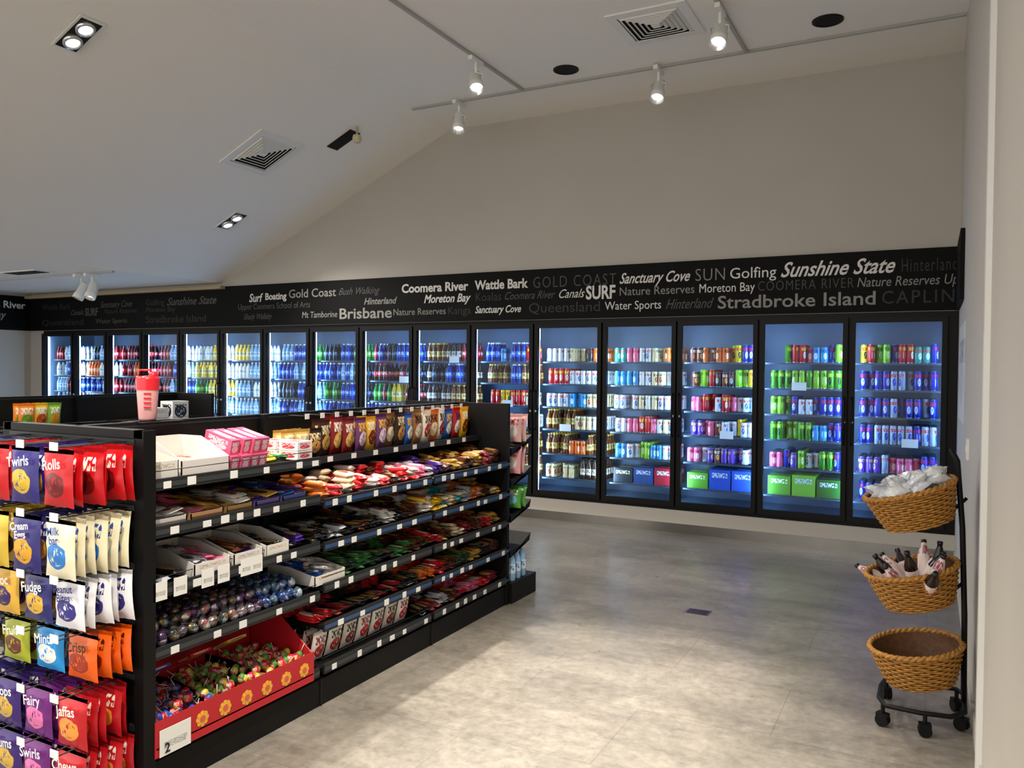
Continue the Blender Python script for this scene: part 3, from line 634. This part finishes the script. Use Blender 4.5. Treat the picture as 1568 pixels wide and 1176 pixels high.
mb.build('water_bottles')
mb=MB(); rdp=mat('red_plastic','d8202c',.3); pkp=mat('pink_translucent','dca4a4',.25)
mb.add(lathe([(0,0),(.034,0),(.037,.01),(.045,.13),(.045,.14)],24,[0]*4),T(0,0,0),[pkp])
mb.add(lathe([(.048,.135),(.049,.18),(.046,.195),(0,.197)],24,[0]*3),T(0,0,0),[rdp])
mb.add(lathe([(.018,.195),(.018,.212),(0,.214)],16,[0]*2),T(.022,0,0),[rdp]); tube(mb,[(-.04,0,.195),(-.03,0,.222),(.01,0,.222),(.02,0,.205)],.006,rdp)
for k in range(4): mb.box(-.015,.015,-.0475,-.043,.055+k*.02,.062+k*.02,rdp)
o=mb.build('drink_shaker',None,(-2.975,2.315,1.364),(0,0,.9)); o.scale=(.97,.97,.97)
mb=MB(); mb.box(-3.02,-2.88,2.22,2.43,1.358,1.363,M_black); mb.build('top_cap',pe)
mb=MB()
for k in range(3):
    for q in range(2): mb.add(POUCH[k%4],T(-5.56-q*.06,3.36+k*.10,1.325)@RZ(math.pi/2+R(-.3,.3))@RX(.1)@S(.11,.05,.18),[[Pk('f09028','60a030','f8f0e0'),Pk('f0c830','c04020','f0f0f0'),Pk('88b838','f0a028','f8f0e0')][k%3]])
mb.build('snack_pouches')
mb=MB()
mb.box(-5.75,-5.60,4.60,4.76,1.143,1.30,Pk('f0f0f0','101828','101828',.4,ex=.38,ey=.34,cy=.45)); mb.box(-5.75,-5.60,4.42,4.56,1.143,1.25,Wc)
mb.build('boxed_goods')
# ---------------------------------------------------------------- basket stand
e=empty('wicker_basket_stand'); Mw=wicker_mat()
mb=MB(); cy=4.14
tube(mb,[(.155,cy+.02,.10),(.15,cy,.5),(.135,cy,.9),(.11,cy,1.20),(.085,cy,1.25)],.012,M_black,8)
tube(mb,[(.155,cy+.12,.10),(.15,cy+.1,.5),(.135,cy+.08,.9),(.11,cy+.06,1.20),(.085,cy,1.25)],.010,M_black,8)
tube(mb,[(-.17,cy+.18,.10),(-.19,cy+.05,.10),(-.19,cy-.1,.10),(-.16,cy-.19,.10),(-.02,cy-.2,.10),(.1,cy-.18,.10),(.155,cy-.1,.10),(.16,cy+.12,.10),(.13,cy+.18,.10),(-.17,cy+.18,.10)],.011,M_black,8)
for (x,y) in [(-.17,cy-.17),(-.17,cy+.17),(-.0,cy-.2),(.145,cy-.05),(.13,cy+.17)]:
    a=R(0,3)
    mb.add(cyl(.009,.055,.10,8),T(x,y,0),[M_black])
    for s in (-1,1): mb.add(cyl(.028,-.007,.007,16),T(x,y,.028)@RZ(a)@T(0,.012*s,0)@RX(math.pi/2),[M_black])
    mb.add(BOX,T(x,y,.05)@RZ(a)@S(.05,.034,.018),[M_black])
for zc in (.985,.61,.25): 
    tube(mb,[(.15,cy,zc+.05),(.05,cy,zc-.06),(-.08,cy,zc-.085)],.008,M_black,6)
mb.build('stand_frame',e)
def basket(x,y,z,tilt,rx=.195,ry=.19,h=.17):
    b=MB(); ns=34; nr=15
    M=T(x,y,z)@RX(.06)@RY(tilt)
    def rad(t): return .70+.30*t**.8
    for k in range(nr):
        t=(k+.5)/nr; pts=[]
        for i in range(ns*3):
            a=2*math.pi*i/(ns*3); w=.0050*math.sin(a*ns/2+(math.pi if k%2 else 0)); rr=rad(t)
            pts.append(M@Vector(((rx*rr+w)*math.cos(a),(ry*rr+w)*math.sin(a),h*t)))
        tube(b,pts,h/nr*.46,Mw,5,True)
    for i in range(ns):
        a=2*math.pi*i/ns; tube(b,[M@Vector((rx*rad(t)*math.cos(a),ry*rad(t)*math.sin(a),h*t)) for t in (0,.33,.66,1)],.0035,Mw,4)
    for s in (0,1):
        pts=[]
        for i in range(120):
            a=2*math.pi*i/120; ph=a*22+s*math.pi
            pts.append(M@Vector(((rx+.006*math.cos(ph))*math.cos(a),(ry+.006*math.cos(ph))*math.sin(a),h+.006*math.sin(ph))))
        tube(b,pts,.0085,Mw,6,True)
    dk=mat('wicker_lining','5a3818',.7,noise=.3,nscale=50)
    b.add(lathe([(0,.004),(rx*.69,.004),(rx*.97-.004,h*.97)],34,[0,0],True,1,ry/rx),M,[dk])
    b.build('wicker_basket',e)
    return M
M1=basket(-.035,cy,.90,-.30); M2=basket(-.03,cy,.53,-.24); M3=basket(-.02,cy,.175,-.16)
mb=MB()
cw=mat('clear_wrap','dce0e4',.15,noise=.12,nscale=25,bump=.6)
for k in range(34):
    a=R(0,6.28); r=.15*math.sqrt(R(0,1)); hz=.205-.5*r*r/.0225*.04
    mb.add(POUCH[k%4],M1@T(r*math.cos(a),r*math.sin(a),hz+R(-.015,.015))@Euler((R(.8,1.9),R(-.6,.6),R(0,6))).to_matrix().to_4x4()@T(0,0,.045)@S(.10,.05,.09),[cw if k%4 else Pk('c8ccd8','a0b0d8','e8e8f0',.2)])
mb.build('wrapped_sweets')
mb=MB(); bb=[mat('bottle_dark','20100e',.2),Pk('e8c8c0','f0e8e4','a04050',.4),mat('cap_blk','101010',.4)]
for k in range(12):
    a=k*2.4; r=.03+.012*k*.7
    tl=R(.2,1.0)
    mb.add(BOTTLE,M2@T(r*math.cos(a),r*math.sin(a),.08)@RZ(a)@RY(tl)@S(.9,.9,.9),[Pk('e8d8d4','f0e8e4','a04050',.4) if k%2 else bb[0],bb[1],bb[2]])
mb.build('sauce_bottles')
# ---------------------------------------------------------------- small things
mb=MB(); mb.box(-.08,.08,-.06,.06,0,.002,M_steel)
for k in range(5): mb.box(-.065,.065,-.047+k*.021,-.039+k*.021,.002,.003,M_dark)
mb.build('floor_drain',None,(-1.345,5.245,0))
mb=MB(); mb.box(XR-.012,XR,5.25,5.37,1.10,1.22,M_white); mb.box(XR-.016,XR-.012,5.285,5.335,1.14,1.18,M_white); mb.build('wall_switch')
mb=MB(); mb.box(XR-.004,XR,6.2,7.3,1.25,1.95,Pk('d8d6d0','c8c8c8','808080',.5)); mb.build('wall_notice')
# ---------------------------------------------------------------- world + camera
w=bpy.data.worlds.new('World'); scene.world=w; w.use_nodes=True; bgn=w.node_tree.nodes['Background']; bgn.inputs[0].default_value=(1,.965,.915,1); bgn.inputs[1].default_value=2.45
cam=bpy.data.cameras.new('Camera'); co=bpy.data.objects.new('Camera',cam); col.objects.link(co); scene.camera=co
cam.sensor_fit='HORIZONTAL'; cam.sensor_width=36; cam.lens=1226.53/1568*36; cam.clip_start=.05
co.matrix_world=T(0,0,1.6)@RZ(math.radians(27.642))@RX(math.radians(90-1.1068))@RZ(math.radians(.5212))
scene.view_settings.view_transform='Standard'; scene.view_settings.look='None'
